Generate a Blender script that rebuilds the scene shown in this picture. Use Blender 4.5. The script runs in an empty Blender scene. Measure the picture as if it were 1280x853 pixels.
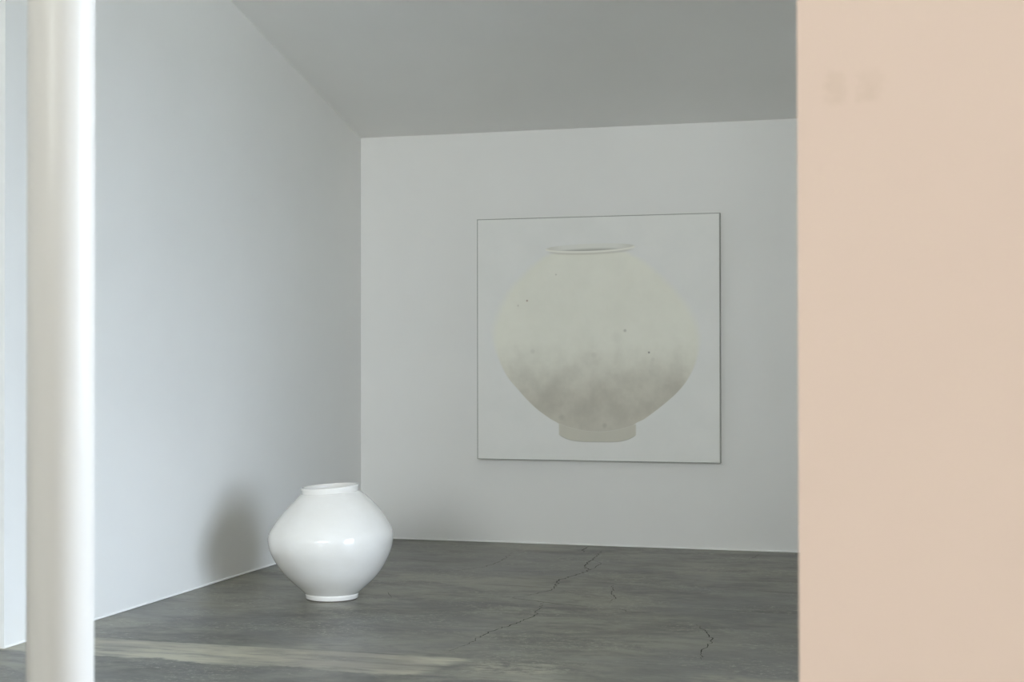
import bpy, bmesh, math, random
from mathutils import Vector, Matrix

sc = bpy.context.scene
COL = sc.collection
R = math.radians

# ------------------------------------------------------------------ camera
cam_d = bpy.data.cameras.new('camera')
cam = bpy.data.objects.new('camera', cam_d)
COL.objects.link(cam)
sc.camera = cam
cam_d.sensor_fit = 'HORIZONTAL'
cam_d.sensor_width = 36.0
cam_d.lens = 1877.38 / 1280 * 36.0
cam_d.clip_start = 0.05
cam_d.clip_end = 200
yaw, pitch, roll = R(16.0928), R(0.6062), R(-0.087)
fw = Vector((-math.sin(yaw) * math.cos(pitch), math.cos(yaw) * math.cos(pitch), math.sin(pitch)))
rt = Vector((math.cos(yaw), math.sin(yaw), 0))
up = rt.cross(fw)
rt2 = math.cos(roll) * rt + math.sin(roll) * up
up2 = -math.sin(roll) * rt + math.cos(roll) * up
m = Matrix((rt2, up2, -fw)).transposed().to_4x4()
m.translation = (3.26483, -8.14844, 1.05)
cam.matrix_world = m
cam_d.dof.use_dof = True
cam_d.dof.focus_distance = 7.0
cam_d.dof.aperture_fstop = 13.0

# ------------------------------------------------------------------ sky, exposure
world = bpy.data.worlds.new('sky')
sc.world = world
world.use_nodes = True
bg = world.node_tree.nodes['Background']
bg.inputs[0].default_value = (0.845, 0.945, 1.10, 1)
bg.inputs[1].default_value = 1.0

vs = sc.view_settings
vs.view_transform = 'Standard'
vs.look = 'None'
vs.gamma = 1.0
vs.use_curve_mapping = False
vs.exposure = 4.68
sc.display_settings.display_device = 'sRGB'
cy = sc.cycles
cy.use_denoising = True
cy.max_bounces = 16
cy.diffuse_bounces = 10
cy.glossy_bounces = 4
cy.transparent_max_bounces = 12
cy.caustics_reflective = False
cy.caustics_refractive = False
cy.sample_clamp_indirect = 6.0



def portal(name, center, normal, sx, sy):
    """Tells the renderer where a window lets the sky in (emits nothing itself)."""
    d = bpy.data.lights.new(name, 'AREA')
    d.shape = 'RECTANGLE'
    d.size, d.size_y = sx, sy
    d.cycles.is_portal = True
    o = bpy.data.objects.new(name, d)
    COL.objects.link(o)
    o.location = center
    o.rotation_euler = Vector(normal).to_track_quat('-Z', 'Z').to_euler()
    return o


# main dimensions of the place
HC, SL = 2.326, 0.2567           # ceiling height at the back wall, its rise towards the front
YN = -3.443                      # front end of the niche
XR = 2.86                        # right side of the niche
XL, XE, YF, YK = -3.0, 5.4, -19.0, -12.0   # outer walls and the kink of the ceiling
W1 = (-6.95, -4.45, 0.05, 2.2)   # right-hand window   (y0, y1, z0, z1)
W2 = (0.5, 5.3, 2.00, 5.20)     # glazed street front   (x0, x1, z0, z1)
portal('window_right_offscreen', (XE + 0.2, (W1[0] + W1[1]) / 2, (W1[2] + W1[3]) / 2), (-1, 0, 0), W1[1] - W1[0], W1[3] - W1[2])
portal('window_front_offscreen', ((W2[0] + W2[1]) / 2, YF - 0.2, (W2[2] + W2[3]) / 2), (0, 1, 0), W2[1] - W2[0], W2[3] - W2[2])


def ceil_z(y):
    return HC - SL * max(y, YK)


# ------------------------------------------------------------------ node helpers
class V:
    """A node socket with arithmetic."""
    def __init__(s, nt, sock):
        s.nt, s.k = nt, sock

    def _m(s, op, *a, clamp=False):
        n = s.nt.nodes.new('ShaderNodeMath')
        n.operation = op
        n.use_clamp = clamp
        for i, x in enumerate((s,) + a):
            if isinstance(x, V):
                s.nt.links.new(x.k, n.inputs[i])
            else:
                n.inputs[i].default_value = x
        return V(s.nt, n.outputs[0])

    def __add__(s, o): return s._m('ADD', o)
    def __radd__(s, o): return s._m('ADD', o)
    def __sub__(s, o): return s._m('SUBTRACT', o)
    def __rsub__(s, o): return (s * -1) + o
    def __mul__(s, o): return s._m('MULTIPLY', o)
    def __rmul__(s, o): return s._m('MULTIPLY', o)
    def __truediv__(s, o): return s._m('DIVIDE', o)
    def pow(s, o): return s._m('POWER', o)
    def abs(s): return s._m('ABSOLUTE')
    def sqrt(s): return s._m('SQRT')
    def min(s, o): return s._m('MINIMUM', o)
    def max(s, o): return s._m('MAXIMUM', o)

    def step(s, a, b):
        """smooth 0..1 between a and b (a may exceed b); both may be sockets"""
        n = s.nt.nodes.new('ShaderNodeMapRange')
        n.interpolation_type = 'SMOOTHSTEP'
        s.nt.links.new(s.k, n.inputs[0])
        for i, x in ((1, a), (2, b)):
            if isinstance(x, V):
                s.nt.links.new(x.k, n.inputs[i])
            else:
                n.inputs[i].default_value = x
        return V(s.nt, n.outputs[0])

    def curve(s, pts):
        n = s.nt.nodes.new('ShaderNodeFloatCurve')
        s.nt.links.new(s.k, n.inputs[1])
        c = n.mapping.curves[0]
        pts = sorted(pts)
        while len(c.points) < len(pts):
            c.points.new(0.5, 0.5)
        for p, q in zip(c.points, pts):
            p.location = q
            p.handle_type = 'AUTO'
        n.mapping.update()
        return V(s.nt, n.outputs[0])


def band(v, a, b, w):
    return v.step(a - w, a + w) * v.step(b + w, b - w)


class Mat:
    def __init__(s, name, rough=0.5, spec=0.5):
        s.m = bpy.data.materials.new(name)
        s.m.use_nodes = True
        s.nt = s.m.node_tree
        s.b = s.nt.nodes['Principled BSDF']
        s.b.inputs['Roughness'].default_value = rough
        s.b.inputs['Specular IOR Level'].default_value = spec
        s._pos = None

    def xyz(s):
        if s._pos is None:
            t = s.nt.nodes.new('ShaderNodeTexCoord')
            x = s.nt.nodes.new('ShaderNodeSeparateXYZ')
            s.nt.links.new(t.outputs['Object'], x.inputs[0])
            s.tc = t.outputs['Object']
            s._pos = [V(s.nt, o) for o in x.outputs]
        return s._pos

    def noise(s, scale, stretch=(1, 1, 1), detail=4, rough=0.55, off=(0, 0, 0), dist=0.0):
        s.xyz()
        mp = s.nt.nodes.new('ShaderNodeMapping')
        mp.inputs['Scale'].default_value = stretch
        mp.inputs['Location'].default_value = off
        s.nt.links.new(s.tc, mp.inputs[0])
        n = s.nt.nodes.new('ShaderNodeTexNoise')
        n.inputs['Scale'].default_value = scale
        n.inputs['Detail'].default_value = detail
        n.inputs['Roughness'].default_value = rough
        n.inputs['Distortion'].default_value = dist
        s.nt.links.new(mp.outputs[0], n.inputs['Vector'])
        return V(s.nt, n.outputs['Fac'])

    def mix(s, fac, a, b):
        n = s.nt.nodes.new('ShaderNodeMix')
        n.data_type = 'RGBA'
        for i, x in ((0, fac), (6, a), (7, b)):
            if isinstance(x, V):
                s.nt.links.new(x.k, n.inputs[i])
            elif isinstance(x, tuple):
                n.inputs[i].default_value = x + (1,)
            else:
                n.inputs[i].default_value = x
        return V(s.nt, n.outputs[2])

    def color(s, c):
        if isinstance(c, V):
            s.nt.links.new(c.k, s.b.inputs['Base Color'])
        else:
            s.b.inputs['Base Color'].default_value = c + (1,)

    def set(s, name, v):
        if isinstance(v, V):
            s.nt.links.new(v.k, s.b.inputs[name])
        else:
            s.b.inputs[name].default_value = v

    def bump(s, h, strength, dist):
        n = s.nt.nodes.new('ShaderNodeBump')
        n.inputs['Strength'].default_value = strength
        n.inputs['Distance'].default_value = dist
        s.nt.links.new(h.k, n.inputs['Height'])
        s.nt.links.new(n.outputs[0], s.b.inputs['Normal'])


# ------------------------------------------------------------------ materials
def paint(name, col, rough=0.6, var=0.015):
    M = Mat(name, rough, 0.3)
    n = M.noise(1.3, detail=5)
    d = tuple(c * (1 - var * 2) for c in col)
    M.color(M.mix(n.step(0.25, 0.75), d, col))
    M.bump(M.noise(140, detail=2), 0.05, 0.002)
    return M.m


MAT_WALL = paint('white_wall_paint', (0.872, 0.866, 0.848))
MAT_CEIL = paint('ceiling_paint', (0.91, 0.90, 0.88))
MAT_BEAD = paint('white_sealant', (0.93, 0.925, 0.91), 0.45)
MAT_POST = paint('white_enamel', (0.74, 0.70, 0.655), 0.36, 0.01)


def pink_mat():
    M = Mat('pale_pink_plaster', 0.65, 0.3)
    x, y, z = M.xyz()
    n = M.noise(2.0, detail=5)
    c = M.mix(n.step(0.2, 0.8), (0.845, 0.64, 0.53), (0.86, 0.66, 0.545))
    # two faint rubbed marks where something was once taped up
    w = M.noise(90, detail=3)
    k1 = band(x + (w - 0.5) * 0.02, 3.1815, 3.195, 0.003) * band(z + (w - 0.5) * 0.02, 1.234, 1.258, 0.004)
    k2 = band(x + (w - 0.5) * 0.02, 3.205, 3.221, 0.004) * band(z + (w - 0.5) * 0.02, 1.236, 1.256, 0.005)
    k3 = band(x + (w - 0.5) * 0.01, 3.175, 3.180, 0.003) * band(z, 1.185, 1.191, 0.004)
    c = M.mix((k1 * 0.45 + k2 * 0.4 + k3 * 0.15) * w, c, (0.64, 0.48, 0.35))
    M.color(c)
    M.bump(M.noise(120, detail=2), 0.05, 0.002)
    return M.m


MAT_PINK = pink_mat()


def floor_mat():
    M = Mat('worn_polished_concrete', 0.3, 0.5)
    x, y, z = M.xyz()
    big = M.noise(0.85, (1, 1.2, 1), 4, 0.6, (3.1, 1.7, 0), 0.3)
    streak = M.noise(2.2, (1.0, 2.2, 1), 8, 0.66, (0.3, 0.2, 0), 0.8)
    fine = M.noise(12.0, (1.0, 1.6, 1), 6, 0.72, (5, 2, 0), 0.4)
    t = big * 0.35 + streak * 0.45 + fine * 0.28
    base = M.mix(t.step(0.42, 0.66), (0.060, 0.059, 0.050), (0.255, 0.246, 0.197))
    # greyer, smoother trowelled patches
    pat = M.noise(0.75, (1, 1.3, 1), 4, 0.55, (8.3, 4.4, 0), 0.5).step(0.47, 0.62)
    base = M.mix(pat * 0.55, base, M.mix(fine, (0.115, 0.115, 0.110), (0.18, 0.179, 0.168)))
    # dark trowel strokes
    dk = M.noise(1.9, (0.8, 4.0, 1), 6, 0.64, (1.5, 9, 0), 0.8).step(0.55, 0.70)
    base = M.mix(dk * 0.65, base, (0.060, 0.058, 0.046))
    # pale scuffed flecks
    fl = M.noise(38.0, (1.0, 1.7, 1), 6, 0.78, (2, 2, 0)).step(0.53, 0.63) * M.noise(2.2, (1, 1.6, 1), 4, 0.6, (7, 1, 0)).step(0.44, 0.60)
    base = M.mix(fl * 0.7, base, (0.46, 0.445, 0.36))
    # dark pits
    pit = M.noise(30.0, (1, 1, 1), 2, 0.5, (12, 3, 0)).step(0.76, 0.80)
    base = M.mix(pit * 0.7, base, (0.05, 0.048, 0.04))
    # filled strip of pale screed across the threshold of the niche
    wob = (M.noise(3.0, (1, 1, 1), 7, 0.68) - 0.5) * 0.20
    wob2 = (M.noise(2.2, (1, 1, 1), 5, 0.6, (9, 9, 0)) - 0.5) * 0.13
    sx = M.noise(3.5, (1.0, 6.0, 1), 6, 0.68, (4, 4, 0), 0.5)
    strip = (y + wob).step(-3.475, -3.445) * (y + wob * 0.2).step(-3.160, -3.178)
    e1 = (x + wob2 + wob * 0.4 - (y + 3.3) * 0.35).step(1.68, 1.60)
    e2 = band(x + wob2, 1.72, 2.02, 0.06) * M.noise(14, (1, 2, 1), 5, 0.7).step(0.40, 0.58)
    e3 = (x + wob2 * 1.5).step(2.44, 2.56) * (y + wob * 0.9).step(-3.165, -3.225) * M.noise(9, (1, 2, 1), 5, 0.7, (3, 8, 0)).step(0.36, 0.56) * 0.85
    m1 = strip * (e1 + e2 * 0.7 + e3).min(1.0) * (sx.step(0.32, 0.58) * 0.8 + 0.2)
    pale = M.mix(M.noise(1.6, (1, 2, 1), 4, 0.6, (11, 7, 0)).step(0.36, 0.62), (0.30, 0.272, 0.215), (0.52, 0.495, 0.37))
    base = M.mix(m1 * 0.95, base, pale)
    # dark seams along the strip
    seam = band(y + wob * 0.4, -3.168, -3.158, 0.006) * M.noise(4.0, (1, 1, 1), 3, 0.5, (1, 5, 0)).step(0.48, 0.60)
    seam2 = band(y + wob, -3.485, -3.462, 0.008) * M.noise(3.0, (1, 1, 1), 3, 0.5, (2, 5, 0)).step(0.42, 0.58)
    base = M.mix((seam.max(seam2)) * 0.7 * (x.step(1.75, 1.65)), base, (0.05, 0.05, 0.043))
    M.color(base)
    M.set('Specular IOR Level', 0.42)
    M.set('Roughness', M.noise(3.0, (1, 1.5, 1), 5, 0.6, (6, 6, 0)) * 0.25 + t * 0.15 + 0.16)
    M.bump(fine * 0.6 + streak * 0.4, 0.10, 0.004)
    return M.m


MAT_FLOOR = floor_mat()


def simple(name, col, rough=0.5, metal=0.0, spec=0.5, sc_=30, var=0.15):
    M = Mat(name, rough, spec)
    n = M.noise(sc_, detail=3)
    M.color(M.mix(n, tuple(c * (1 - var) for c in col), col))
    M.set('Metallic', metal)
    return M.m


MAT_CRACK = simple('crack_grime', (0.045, 0.043, 0.036), 0.9, spec=0.1)
MAT_CLAY_SHADE = simple('clay_contact_shadow', (0.12, 0.10, 0.08), 0.9)  # foot base clay, darkened to paint in the contact shadow
MAT_OUT = simple('outdoor_paving', (0.50, 0.49, 0.46), 0.85, sc_=1.5)
MAT_FRAME = simple('dark_aluminium', (0.20, 0.20, 0.20), 0.4, 0.6)
MAT_EDGE = simple('grey_frame_strip', (0.42, 0.42, 0.39), 0.6)
MAT_SLAB = simple('canvas_side', (0.70, 0.69, 0.66), 0.8)


def glass_mat(name, tint):
    m = bpy.data.materials.new(name)
    m.use_nodes = True
    nt = m.node_tree
    nt.nodes.clear()
    o = nt.nodes.new('ShaderNodeOutputMaterial')
    mx = nt.nodes.new('ShaderNodeMixShader')
    fr = nt.nodes.new('ShaderNodeFresnel')
    fr.inputs[0].default_value = 1.45
    t = nt.nodes.new('ShaderNodeBsdfTransparent')
    t.inputs[0].default_value = tint + (1,)
    g = nt.nodes.new('ShaderNodeBsdfGlossy')
    g.inputs['Roughness'].default_value = 0.02
    nt.links.new(fr.outputs[0], mx.inputs[0])
    nt.links.new(t.outputs[0], mx.inputs[1])
    nt.links.new(g.outputs[0], mx.inputs[2])
    nt.links.new(mx.outputs[0], o.inputs[0])
    return m


MAT_GLASS = glass_mat('clear_glass', (0.95, 0.97, 0.97))
MAT_GLASS2 = glass_mat('faintly_bronze_glass', (0.97, 0.945, 0.875))


def glaze_mat():
    M = Mat('milky_white_glaze', 0.16, 0.5)
    x, y, z = M.xyz()
    n = M.noise(5.0, (1, 1, 1.8), 5, 0.6, (1, 2, 3))
    c = M.mix(n.step(0.3, 0.7), (0.865, 0.838, 0.795), (0.90, 0.878, 0.845))
    sp = M.noise(55, detail=2).step(0.74, 0.80)
    c = M.mix(sp * 0.15, c, (0.55, 0.53, 0.46))
    M.color(c)
    M.set('Roughness', n * 0.08 + 0.07)
    M.set('Coat Weight', 0.35)
    M.set('Coat Roughness', 0.06)
    M.bump(M.noise(7.0, (1, 1, 4), 3, 0.5), 0.06, 0.01)
    return M.m


MAT_GLAZE = glaze_mat()

# the canvas: width / height in metres
PX0, PX1, PZ0, PZ1 = 0.7175, 2.0950, 0.4715, 1.8297
PW, PH, PD = PX1 - PX0, PZ1 - PZ0, 0.030


def canvas_mat():
    M = Mat('painted_canvas', 0.75, 0.25)
    x, y, z = M.xyz()
    u = x / PW + 0.5
    v = z / PH
    cloud = M.noise(3.2, (1, 1, 1), 5, 0.6, (2, 0, 1))
    cloud2 = M.noise(7.0, (1, 1, 1), 5, 0.6, (5, 0, 3))
    bgc = M.mix(cloud.step(0.3, 0.7), (0.87, 0.87, 0.845), (0.905, 0.90, 0.875))
    left = [(0, .351), (.14, .351), (.174, .305), (.207, .258), (.248, .213), (.288, .176), (.343, .129), (.411, .093),
            (.48, .069), (.534, .064), (.602, .08), (.684, .121), (.764, .189), (.833, .271), (.85, .301), (1, .5)]
    right = [(0, .651), (.143, .651), (.176, .70), (.21, .746), (.25, .795), (.289, .836), (.342, .876), (.408, .907),
             (.474, .92), (.526, .919), (.592, .897), (.672, .844), (.753, .77), (.824, .683), (.842, .649), (1, .5)]
    xl, xr = v.curve(left), v.curve(right)
    soft = v.step(0.32, 0.62) * 0.034 + 0.004
    d = (u - xl).min(xr - u)
    uc = (u - 0.503) / 0.16
    body_bottom = uc * uc * 0.033 + 0.120
    body = d.step(soft * -0.55, soft) * (v - body_bottom).step(-0.003, 0.003) * v.step(0.858, 0.846)
    # cream above, smoky beige-grey below
    tone = (v + (cloud - 0.5) * 0.26 + (cloud2 - 0.5) * 0.10).step(0.53, 0.20)
    upper = M.mix(cloud2.step(0.3, 0.7), (0.905, 0.895, 0.80), (0.935, 0.925, 0.83))
    lower = M.mix(cloud2.step(0.3, 0.7), (0.60, 0.57, 0.495), (0.70, 0.665, 0.58))
    col = M.mix(tone, upper, lower)
    # specks and kiln marks on the pictured jar
    for su, sv, r, k, c in ((.213, .658, .0045, .75, (.42, .30, .22)), (.175, .638, .005, .3, (.45, .42, .36)),
                            (.335, .764, .004, .5, (.5, .47, .40)), (.619, .532, .007, .5, (.42, .41, .36)),
                            (.716, .443, .0045, .85, (.24, .23, .20)), (.236, .448, .011, .18, (.45, .43, .37)),
                            (.492, .432, .013, .16, (.45, .42, .37)), (.535, .146, .011, .28, (.36, .34, .29)),
                            (.356, .178, .014, .25, (.36, .34, .29)), (.732, .415, .009, .15, (.45, .43, .37)),
                            (.585, .505, .025, .10, (.50, .46, .41)), (.45, .19, .06, .12, (.42, .40, .35))):
        du, dv = u - su, v - sv
        q = (du * du + dv * dv).sqrt().step(r * 1.3, r * 0.3)
        col = M.mix(q * k, col, c)
    out = M.mix(body, bgc, col)
    # foot ring
    foot_bottom = uc * uc * uc * uc * 0.030 + 0.079
    foot = band(u, 0.3465, 0.6625, 0.003) * (v - foot_bottom).step(-0.003, 0.002) * (v - body_bottom).step(0.002, -0.002)
    out = M.mix(foot, out, M.mix(cloud2, (0.66, 0.635, 0.555), (0.73, 0.70, 0.61)))
    edge = band(u, 0.352, 0.657, 0.006) * band(v - foot_bottom, -0.0015, 0.0015, 0.002)
    out = M.mix(edge * 0.5, out, (0.35, 0.345, 0.30))

    # mouth: shadow under the lip, the lip itself, the dark opening
    def ell(cu, cv, a, b, tilt):
        du = (u - cu) / a
        dv = (v - cv - (u - cu) * tilt) / b
        return (du * du + dv * dv).sqrt()
    e3 = ell(0.476, 0.858, 0.180, 0.016, 0.016).step(1.06, 0.80)
    out = M.mix(e3 * 0.55, out, (0.66, 0.63, 0.55))
    e1 = ell(0.476, 0.869, 0.184, 0.0175, 0.016)
    out = M.mix(e1.step(1.03, 0.97), out, (0.95, 0.935, 0.86))
    e2 = ell(0.476, 0.8735, 0.1795, 0.0145, 0.016)
    vv = v - 0.8735 - (u - 0.476) * 0.016
    inner = M.mix((vv + (u - 0.476) * (u - 0.476) * 0.35).step(-0.015, 0.001), (0.48, 0.47, 0.42), (0.86, 0.855, 0.80))
    side = ((u - 0.476).abs()).step(0.10, 0.18)
    inner = M.mix(side * 0.6, inner, (0.70, 0.68, 0.61))
    out = M.mix(e2.step(1.06, 0.94), out, inner)
    M.color(out)
    M.bump(M.noise(260, (1, 1, 1), 2), 0.1, 0.001)
    return M.m


MAT_CANVAS = canvas_mat()


# ------------------------------------------------------------------ mesh helpers
def link(name, bm, mat, parent=None, smooth=False, auto=None):
    me = bpy.data.meshes.new(name)
    bmesh.ops.recalc_face_normals(bm, faces=bm.faces)
    bm.to_mesh(me)
    bm.free()
    me.materials.append(mat)
    if smooth:
        for p in me.polygons:
            p.use_smooth = True
    o = bpy.data.objects.new(name, me)
    COL.objects.link(o)
    if parent:
        o.parent = parent
    return o


def add_box(bm, a, b):
    vs_ = [bm.verts.new((x, y, z)) for x in (a[0], b[0]) for y in (a[1], b[1]) for z in (a[2], b[2])]
    for f in ((0, 1, 3, 2), (4, 6, 7, 5), (0, 4, 5, 1), (2, 3, 7, 6), (0, 2, 6, 4), (1, 5, 7, 3)):
        bm.faces.new([vs_[i] for i in f])


def add_slope_box(bm, x0, x1, y0, y1, z0=0.0, extra=0.03, n=1):
    """upright block from z0 to the sloping ceiling"""
    ys = [y0, y1]
    if y0 < YK < y1:
        ys = [y0, YK, y1]
    for a, b in zip(ys, ys[1:]):
        c = [(x0, a, z0), (x1, a, z0), (x1, b, z0), (x0, b, z0)]
        t = [(p[0], p[1], ceil_z(p[1]) + extra) for p in c]
        lo = [bm.verts.new(p) for p in c]
        hi = [bm.verts.new(p) for p in t]
        bm.faces.new(lo)
        bm.faces.new(hi)
        for i in range(4):
            j = (i + 1) % 4
            bm.faces.new((lo[i], lo[j], hi[j], hi[i]))


def struct(name, bm, mat, label=None):
    o = link(name, bm, mat)
    o['kind'] = 'structure'
    if label:
        o['label'] = label
    return o


def empty(name, loc=(0, 0, 0), rz=0.0):
    o = bpy.data.objects.new(name, None)
    COL.objects.link(o)
    o.location = loc
    o.rotation_euler = (0, 0, rz)
    o.empty_display_size = 0.1
    return o


def tag(o, label, cat):
    o['label'] = label
    o['category'] = cat


# ------------------------------------------------------------------ the setting
bm = bmesh.new()
add_box(bm, (XL - 0.2, YF - 0.2, -0.12), (XE + 0.2, 0.2, 0.0))
floor = struct('floor', bm, MAT_FLOOR, 'worn grey-green polished concrete floor with cracks')

bm = bmesh.new()
add_box(bm, (-40, -50, -0.4), (45, 40, -0.2))
struct('ground', bm, MAT_OUT, 'pale paving outside the building')

bm = bmesh.new()
prof = [(0.2, HC - SL * 0.2), (YK, ceil_z(YK)), (YF - 0.2, ceil_z(YK))]
rows = []
for x in (XL - 0.2, XE + 0.2):
    lo = [bm.verts.new((x, y, z)) for y, z in prof]
    hi = [bm.verts.new((x, y, z + 0.2)) for y, z in prof]
    rows.append((lo, hi))
(la, ha), (lb, hb) = rows
for i in range(2):
    bm.faces.new((la[i], la[i + 1], lb[i + 1], lb[i]))
    bm.faces.new((ha[i], ha[i + 1], hb[i + 1], hb[i]))
    bm.faces.new((la[i], la[i + 1], ha[i + 1], ha[i]))
    bm.faces.new((lb[i], lb[i + 1], hb[i + 1], hb[i]))
bm.faces.new((la[0], lb[0], hb[0], ha[0]))
bm.faces.new((la[2], lb[2], hb[2], ha[2]))
struct('ceiling', bm, MAT_CEIL, 'smooth grey-white ceiling sloping down to the back wall')

bm = bmesh.new()
add_slope_box(bm, XL - 0.2, XE + 0.2, 0.0, 0.2)
struct('wall_back', bm, MAT_WALL, 'white back wall behind the canvas')

bm = bmesh.new()
add_slope_box(bm, XL, 0.0, YN, 0.0)
struct('wall_left', bm, MAT_WALL, 'white wall beside the jar, ending at an outer corner')

bm = bmesh.new()
add_slope_box(bm, XR, XR + 0.16, -2.2, 0.0)
struct('wall_right', bm, MAT_WALL, 'white wall closing the niche on the far side of the canvas')


def wall_x(name, x0, x1, y0, y1, win):
    """outer wall running along y with one opening"""
    bm = bmesh.new()
    wy0, wy1, wz0, wz1 = win
    add_slope_box(bm, x0, x1, y0, wy0)
    add_slope_box(bm, x0, x1, wy1, y1)
    add_box(bm, (x0, wy0, 0), (x1, wy1, wz0))
    add_slope_box(bm, x0, x1, wy0, wy1, wz1)
    return struct(name, bm, MAT_WALL)


wall_x('wall_outer_right', XE, XE + 0.2, YF - 0.2, 0.0, W1)
bm = bmesh.new()
add_slope_box(bm, XL - 0.2, XL, YF - 0.2, YN)
struct('wall_outer_left', bm, MAT_WALL)
bm = bmesh.new()
hz = ceil_z(YK) + 0.03
add_box(bm, (XL, YF - 0.2, 0), (W2[0], YF, hz))
add_box(bm, (W2[1], YF - 0.2, 0), (XE, YF, hz))
add_box(bm, (W2[0], YF - 0.2, W2[3]), (W2[1], YF, hz))
add_box(bm, (W2[0], YF - 0.2, 0), (W2[1], YF, W2[2]))
struct('wall_front', bm, MAT_WALL)

# pale pink partition in front of the right-hand window bay
bm = bmesh.new()
add_slope_box(bm, 3.1612, 4.0, -7.0335, -6.9335)
struct('wall_partition', bm, MAT_PINK, 'pale pink plastered partition wall with two faint rubbed marks')

# fine white sealant beads where the walls meet the floor
sec = [(0.0, 0.003), (0.005, 0.003), (0.0047, 0.005), (0.0035, 0.007), (0.0, 0.009)]   # distance from the wall, height
for nm, f, e0, e1 in (('baseboard_back', lambda d, z, e: (e, -d, z), 0.0, XR), ('baseboard_left', lambda d, z, e: (d, e, z), YN + 0.002, -0.01)):
    bm = bmesh.new()
    A = [bm.verts.new(f(d, z, e0)) for d, z in sec]
    B = [bm.verts.new(f(d, z, e1)) for d, z in sec]
    bm.faces.new(A)
    bm.faces.new(B)
    for i in range(5):
        j = (i + 1) % 5
        bm.faces.new((A[i], A[j], B[j], B[i]))
    struct(nm, bm, MAT_BEAD, 'fine white sealant bead along the foot of the wall')


def window(name, axis, at, s0, s1, z0, z1, divs, label, glass):
    w = empty(name)
    w['kind'] = 'structure'
    w['label'] = label
    fwid, dep = 0.05, 0.07

    def bxx(nm, a0, a1, b0, b1, mat, d0=-dep / 2, d1=dep / 2):
        bm = bmesh.new()
        if axis == 'x':
            add_box(bm, (at + d0, a0, b0), (at + d1, a1, b1))
        else:
            add_box(bm, (a0, at + d0, b0), (a1, at + d1, b1))
        return link(nm, bm, mat, w)
    bxx('window_frame', s0, s0 + fwid, z0, z1, MAT_FRAME)
    bxx('window_frame', s1 - fwid, s1, z0, z1, MAT_FRAME)
    bxx('window_frame', s0 + fwid, s1 - fwid, z1 - fwid, z1, MAT_FRAME)
    bxx('window_frame', s0 + fwid, s1 - fwid, z0, z0 + fwid, MAT_FRAME)
    pw = (s1 - s0 - 2 * fwid) / divs
    for i in range(divs):
        a = s0 + fwid + i * pw
        bxx('pane', a + 0.001, a + pw - 0.001, z0 + fwid, z1 - fwid, glass, -0.001, 0.001)
        if i:
            bxx('mullion', a - 0.02, a + 0.02, z0 + fwid, z1 - fwid, MAT_FRAME, -0.03, 0.03)
    return w


window('window_1', 'x', XE + 0.1, *W1, 2, 'wide window lighting the niche from the side', MAT_GLASS)
window('window_2', 'y', YF - 0.1, *W2, 5, 'wide high glazing of the street front', MAT_GLASS2)

# ------------------------------------------------------------------ cracks in the floor
CR = {
    'main': [(1.478, -.196), (1.501, -.521), (1.518, -.778), (1.547, -.879), (1.582, -.923), (1.554, -1.116), (1.515, -1.295),
             (1.561, -1.551), (1.522, -1.702), (1.473, -1.817), (1.448, -1.858)],
    'loop': [(1.53, -.60), (1.584, -.704), (1.589, -.857), (1.582, -.923)],
    'top': [(1.358, -.033), (1.365, -.189), (1.397, -.282)],
    'low': [(1.604, -1.928), (1.635, -2.09), (1.657, -2.247), (1.644, -2.419), (1.584, -2.66), (1.585, -2.867), (1.561, -3.052)],
    'cross': [(1.448, -1.858), (1.609, -1.926), (1.708, -1.962), (1.845, -2.001)],
    'right': [(2.324, -2.29), (2.387, -2.435), (2.429, -2.571), (2.432, -2.695), (2.427, -2.837), (2.449, -2.964)],
    'short': [(1.958, -2.0), (1.996, -2.065), (2.084, -2.077)],
    'hook': [(1.794, -1.377), (1.842, -1.63), (1.879, -1.721), (1.884, -1.866)],
    'far': [(2.315, -.106), (2.297, -.266), (2.286, -.344)],
    'faint': [(.861, -1.227), (.96, -1.116), (1.049, -.963), (1.063, -.7), (1.034, -.407)],
    'line': [(2.24, -1.922), (2.388, -1.926), (2.676, -1.934)],
    'tick': [(.865, -1.843), (.911, -1.929), (.939, -1.985)],
}
WID = {'main': .0052, 'loop': .003, 'top': .005, 'low': .0038, 'cross': .0048, 'right': .0036, 'short': .003, 'hook': .0034,
       'far': .002, 'faint': .0026, 'line': .0026, 'tick': .002}
rnd = random.Random(4)
for k, pts in CR.items():
    P = []
    for a, b in zip(pts, pts[1:]):
        L = math.hypot(b[0] - a[0], b[1] - a[1])
        n = max(2, int(L / 0.018))
        for i in range(n):
            t = i / n
            j = 0 if i == 0 else rnd.uniform(-1, 1) * 0.009
            j2 = 0 if i == 0 else rnd.uniform(-1, 1) * 0.003
            P.append((a[0] + (b[0] - a[0]) * t + j, a[1] + (b[1] - a[1]) * t + j2))
    P.append(pts[-1])
    bm = bmesh.new()
    prev = None
    N = len(P)
    for i, (x, y) in enumerate(P):
        a = P[max(0, i - 1)]
        b = P[min(N - 1, i + 1)]
        d = Vector((b[0] - a[0], b[1] - a[1])).normalized()
        w = 1.15 * WID[k] * rnd.uniform(0.45, 1.1) * min(1.0, 0.25 + 0.9 * math.sin(math.pi * (i + 0.5) / N))
        q = (bm.verts.new((x - d.y * w / 2, y + d.x * w / 2, 0.0004)), bm.verts.new((x + d.y * w / 2, y - d.x * w / 2, 0.0004)))
        if prev:
            bm.faces.new((prev[0], q[0], q[1], prev[1]))
        prev = q
    link('crack', bm, MAT_CRACK, floor)

# ------------------------------------------------------------------ round post in the foreground
post = empty('round_post', (2.5576, -7.0517, 0))
tag(post, 'slim round white-enamelled post standing from floor to ceiling', 'post')


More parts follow.
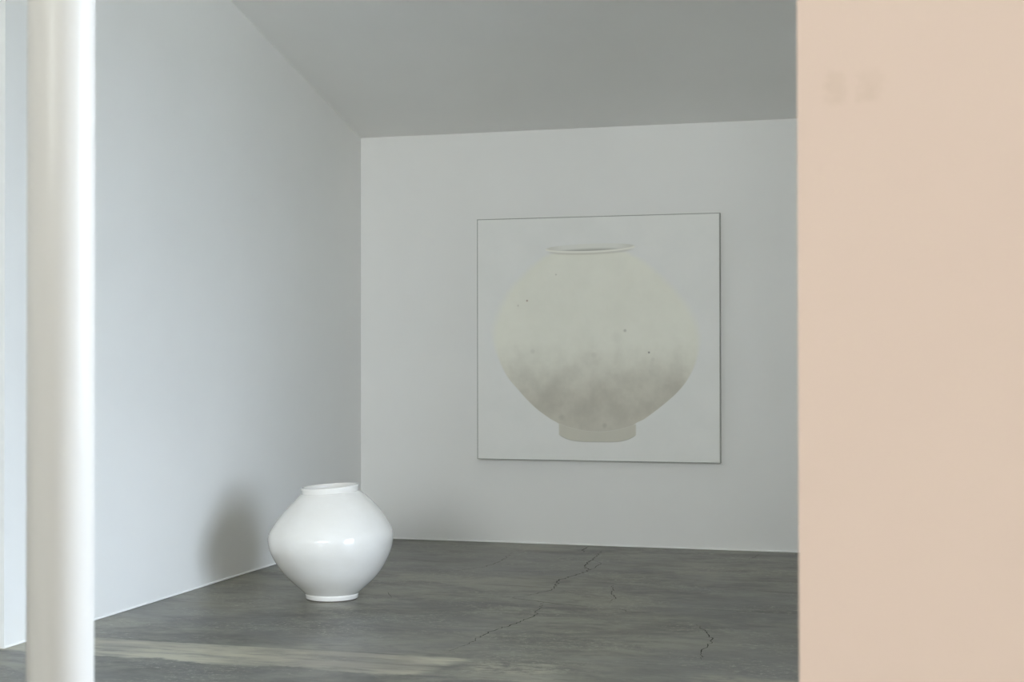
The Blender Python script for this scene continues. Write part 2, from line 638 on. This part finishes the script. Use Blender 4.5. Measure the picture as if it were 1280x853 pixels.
def lathe(bm, prof, n=64, close=False):
    rings = []
    for r, z in prof:
        rings.append([bm.verts.new((r * math.cos(2 * math.pi * i / n), r * math.sin(2 * math.pi * i / n), z)) for i in range(n)])
    for a, b in zip(rings, rings[1:]):
        for i in range(n):
            bm.faces.new((a[i], a[(i + 1) % n], b[(i + 1) % n], b[i]))
    return rings


bm = bmesh.new()
rg = lathe(bm, [(0.0271, 0.012), (0.0271, 1.3), (0.0271, 2.6), (0.0271, ceil_z(-7.05) + 0.02)])
for v_ in rg[-1]:
    v_.co.z = ceil_z(-7.0517 + v_.co.y)
bm.faces.new(rg[0])
bm.faces.new(rg[-1])
link('shaft', bm, MAT_POST, post, smooth=True)
bm = bmesh.new()
rg = lathe(bm, [(0.075, 0.0), (0.075, 0.010), (0.072, 0.012)])
bm.faces.new(rg[0])
bm.faces.new(rg[-1])
link('base_plate', bm, MAT_POST, post)

# ------------------------------------------------------------------ painted canvas
pic = empty('painting', ((PX0 + PX1) / 2, 0, PZ0))
tag(pic, 'large square canvas picturing a cream white round jar, hung on the back wall', 'painting')
bm = bmesh.new()
add_box(bm, (-PW / 2 + 0.004, -PD, 0.004), (PW / 2 - 0.004, -0.006, PH - 0.004))
link('canvas', bm, MAT_CANVAS, pic)
E2 = 0.0042
for a, b in (((-PW / 2, -PD - 0.001, 0), (-PW / 2 + E2, -0.0, PH)), ((PW / 2 - E2, -PD - 0.001, 0), (PW / 2, -0.0, PH)),
             ((-PW / 2 + E2, -PD - 0.001, 0), (PW / 2 - E2, -0.0, E2)), ((-PW / 2 + E2, -PD - 0.001, PH - E2), (PW / 2 - E2, -0.0, PH))):
    bm = bmesh.new()
    add_box(bm, a, b)
    link('frame_strip', bm, MAT_EDGE, pic)

# ------------------------------------------------------------------ the jar on the floor
jar = empty('moon_jar', (0.694, -2.075, 0), R(22.9))
tag(jar, 'round glossy white porcelain jar standing on the concrete floor', 'jar')
OUT = [(690, 306, 588), (683, 301, 593), (655, 270, 627), (630, 241, 655), (590, 200, 695), (540, 160, 728), (490, 130, 753),
       (450, 113, 768), (410, 107, 775), (380, 108, 776), (350, 119, 769), (300, 150, 741), (250, 190, 703), (200, 236, 655),
       (165, 271, 611), (152, 285, 590)]
raw = [((718 - y) / 1220.0, (a - 446) / 1232.0, (b - 446) / 1232.0) for y, a, b in OUT]


def cat(p, q, r, s, t):
    return 0.5 * (2 * q + (r - p) * t + (2 * p - 5 * q + 4 * r - s) * t * t + (3 * q - p - 3 * r + s) * t ** 3)


prof = []
for i in range(len(raw) - 1):
    g = [raw[max(0, i - 1)], raw[i], raw[i + 1], raw[min(len(raw) - 1, i + 2)]]
    for k in range(5):
        t = k / 5
        prof.append(tuple(cat(g[0][c], g[1][c], g[2][c], g[3][c], t) for c in range(3)))
prof.append(raw[-1])
for _ in range(6):
    prof = [prof[0]] + [tuple((prof[i - 1][c] + 2 * prof[i][c] + prof[i + 1][c]) / 4 for c in range(3)) for i in range(1, len(prof) - 1)] + [prof[-1]]
ZT = prof[-1][0]


def tilt(z):
    return 0.062 * max(0.0, (z - 0.22) / (ZT - 0.22)) ** 1.4


def ring(bm, c, r, z, n=96):
    out = []
    for i in range(n):
        a = 2 * math.pi * i / n
        x = c + r * math.cos(a)
        out.append(bm.verts.new((x, r * math.sin(a), z + tilt(z) * x)))
    return out


def skin(bm, rings, n=96):
    for a, b in zip(rings, rings[1:]):
        for i in range(n):
            bm.faces.new((a[i], a[(i + 1) % n], b[(i + 1) % n], b[i]))


bm = bmesh.new()
rr = [ring(bm, (a + b) / 2, (b - a) / 2, z) for z, a, b in prof]
inn = [ring(bm, (a + b) / 2, max(0.02, (b - a) / 2 - 0.010), z + (0.02 if i == len(prof) - 1 else 0.0)) for i, (z, a, b) in reversed(list(enumerate(prof)))
       if i % 4 == 0]
skin(bm, rr)
skin(bm, [rr[-1]] + inn)
bm.faces.new(inn[-1])
bm.faces.new(rr[0])
body = link('body', bm, MAT_GLAZE, jar, smooth=True)

c0 = (prof[-1][1] + prof[-1][2]) / 2
r0 = (prof[-1][2] - prof[-1][1]) / 2
bm = bmesh.new()
pr = [(r0 - 0.001, ZT - 0.006), (r0 - 0.0015, ZT + 0.004), (r0 + 0.000, ZT + 0.014), (r0 + 0.0025, ZT + 0.021), (r0 + 0.0025, ZT + 0.0245),
      (r0 - 0.0005, ZT + 0.0265), (r0 - 0.005, ZT + 0.0262), (r0 - 0.008, ZT + 0.023), (r0 - 0.0095, ZT + 0.012), (r0 - 0.0105, ZT - 0.004),
      (r0 - 0.004, ZT - 0.008), (r0 - 0.001, ZT - 0.006)]
skin(bm, [ring(bm, c0, r, z) for r, z in pr])
bmesh.ops.remove_doubles(bm, verts=bm.verts, dist=1e-6)
link('rim', bm, MAT_GLAZE, jar, smooth=True)

cf = (prof[0][1] + prof[0][2]) / 2
rf = (prof[0][2] - prof[0][1]) / 2
zf = prof[0][0]
bm = bmesh.new()
pr = [(rf - 0.018, 0.003), (rf - 0.004, 0.003), (rf - 0.0015, 0.0045), (rf - 0.0005, 0.008), (rf + 0.0005, zf - 0.006), (rf + 0.002, zf),
      (rf - 0.002, zf + 0.006), (rf - 0.018, zf + 0.004), (rf - 0.018, 0.003)]
skin(bm, [ring(bm, cf, r, z) for r, z in pr])
bmesh.ops.remove_doubles(bm, verts=bm.verts, dist=1e-6)
link('foot_ring', bm, MAT_GLAZE, jar, smooth=True)

bm = bmesh.new()  # base ring under the foot; its dark colour paints the contact shadow
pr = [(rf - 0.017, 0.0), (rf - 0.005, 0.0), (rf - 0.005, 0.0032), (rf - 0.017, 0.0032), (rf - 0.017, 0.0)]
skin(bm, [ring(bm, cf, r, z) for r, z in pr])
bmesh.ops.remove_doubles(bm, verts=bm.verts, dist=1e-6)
o = link('base_contact_shadow', bm, MAT_CLAY_SHADE, jar)
o['label'] = 'unglazed base ring under the foot, darkened as its contact shadow'
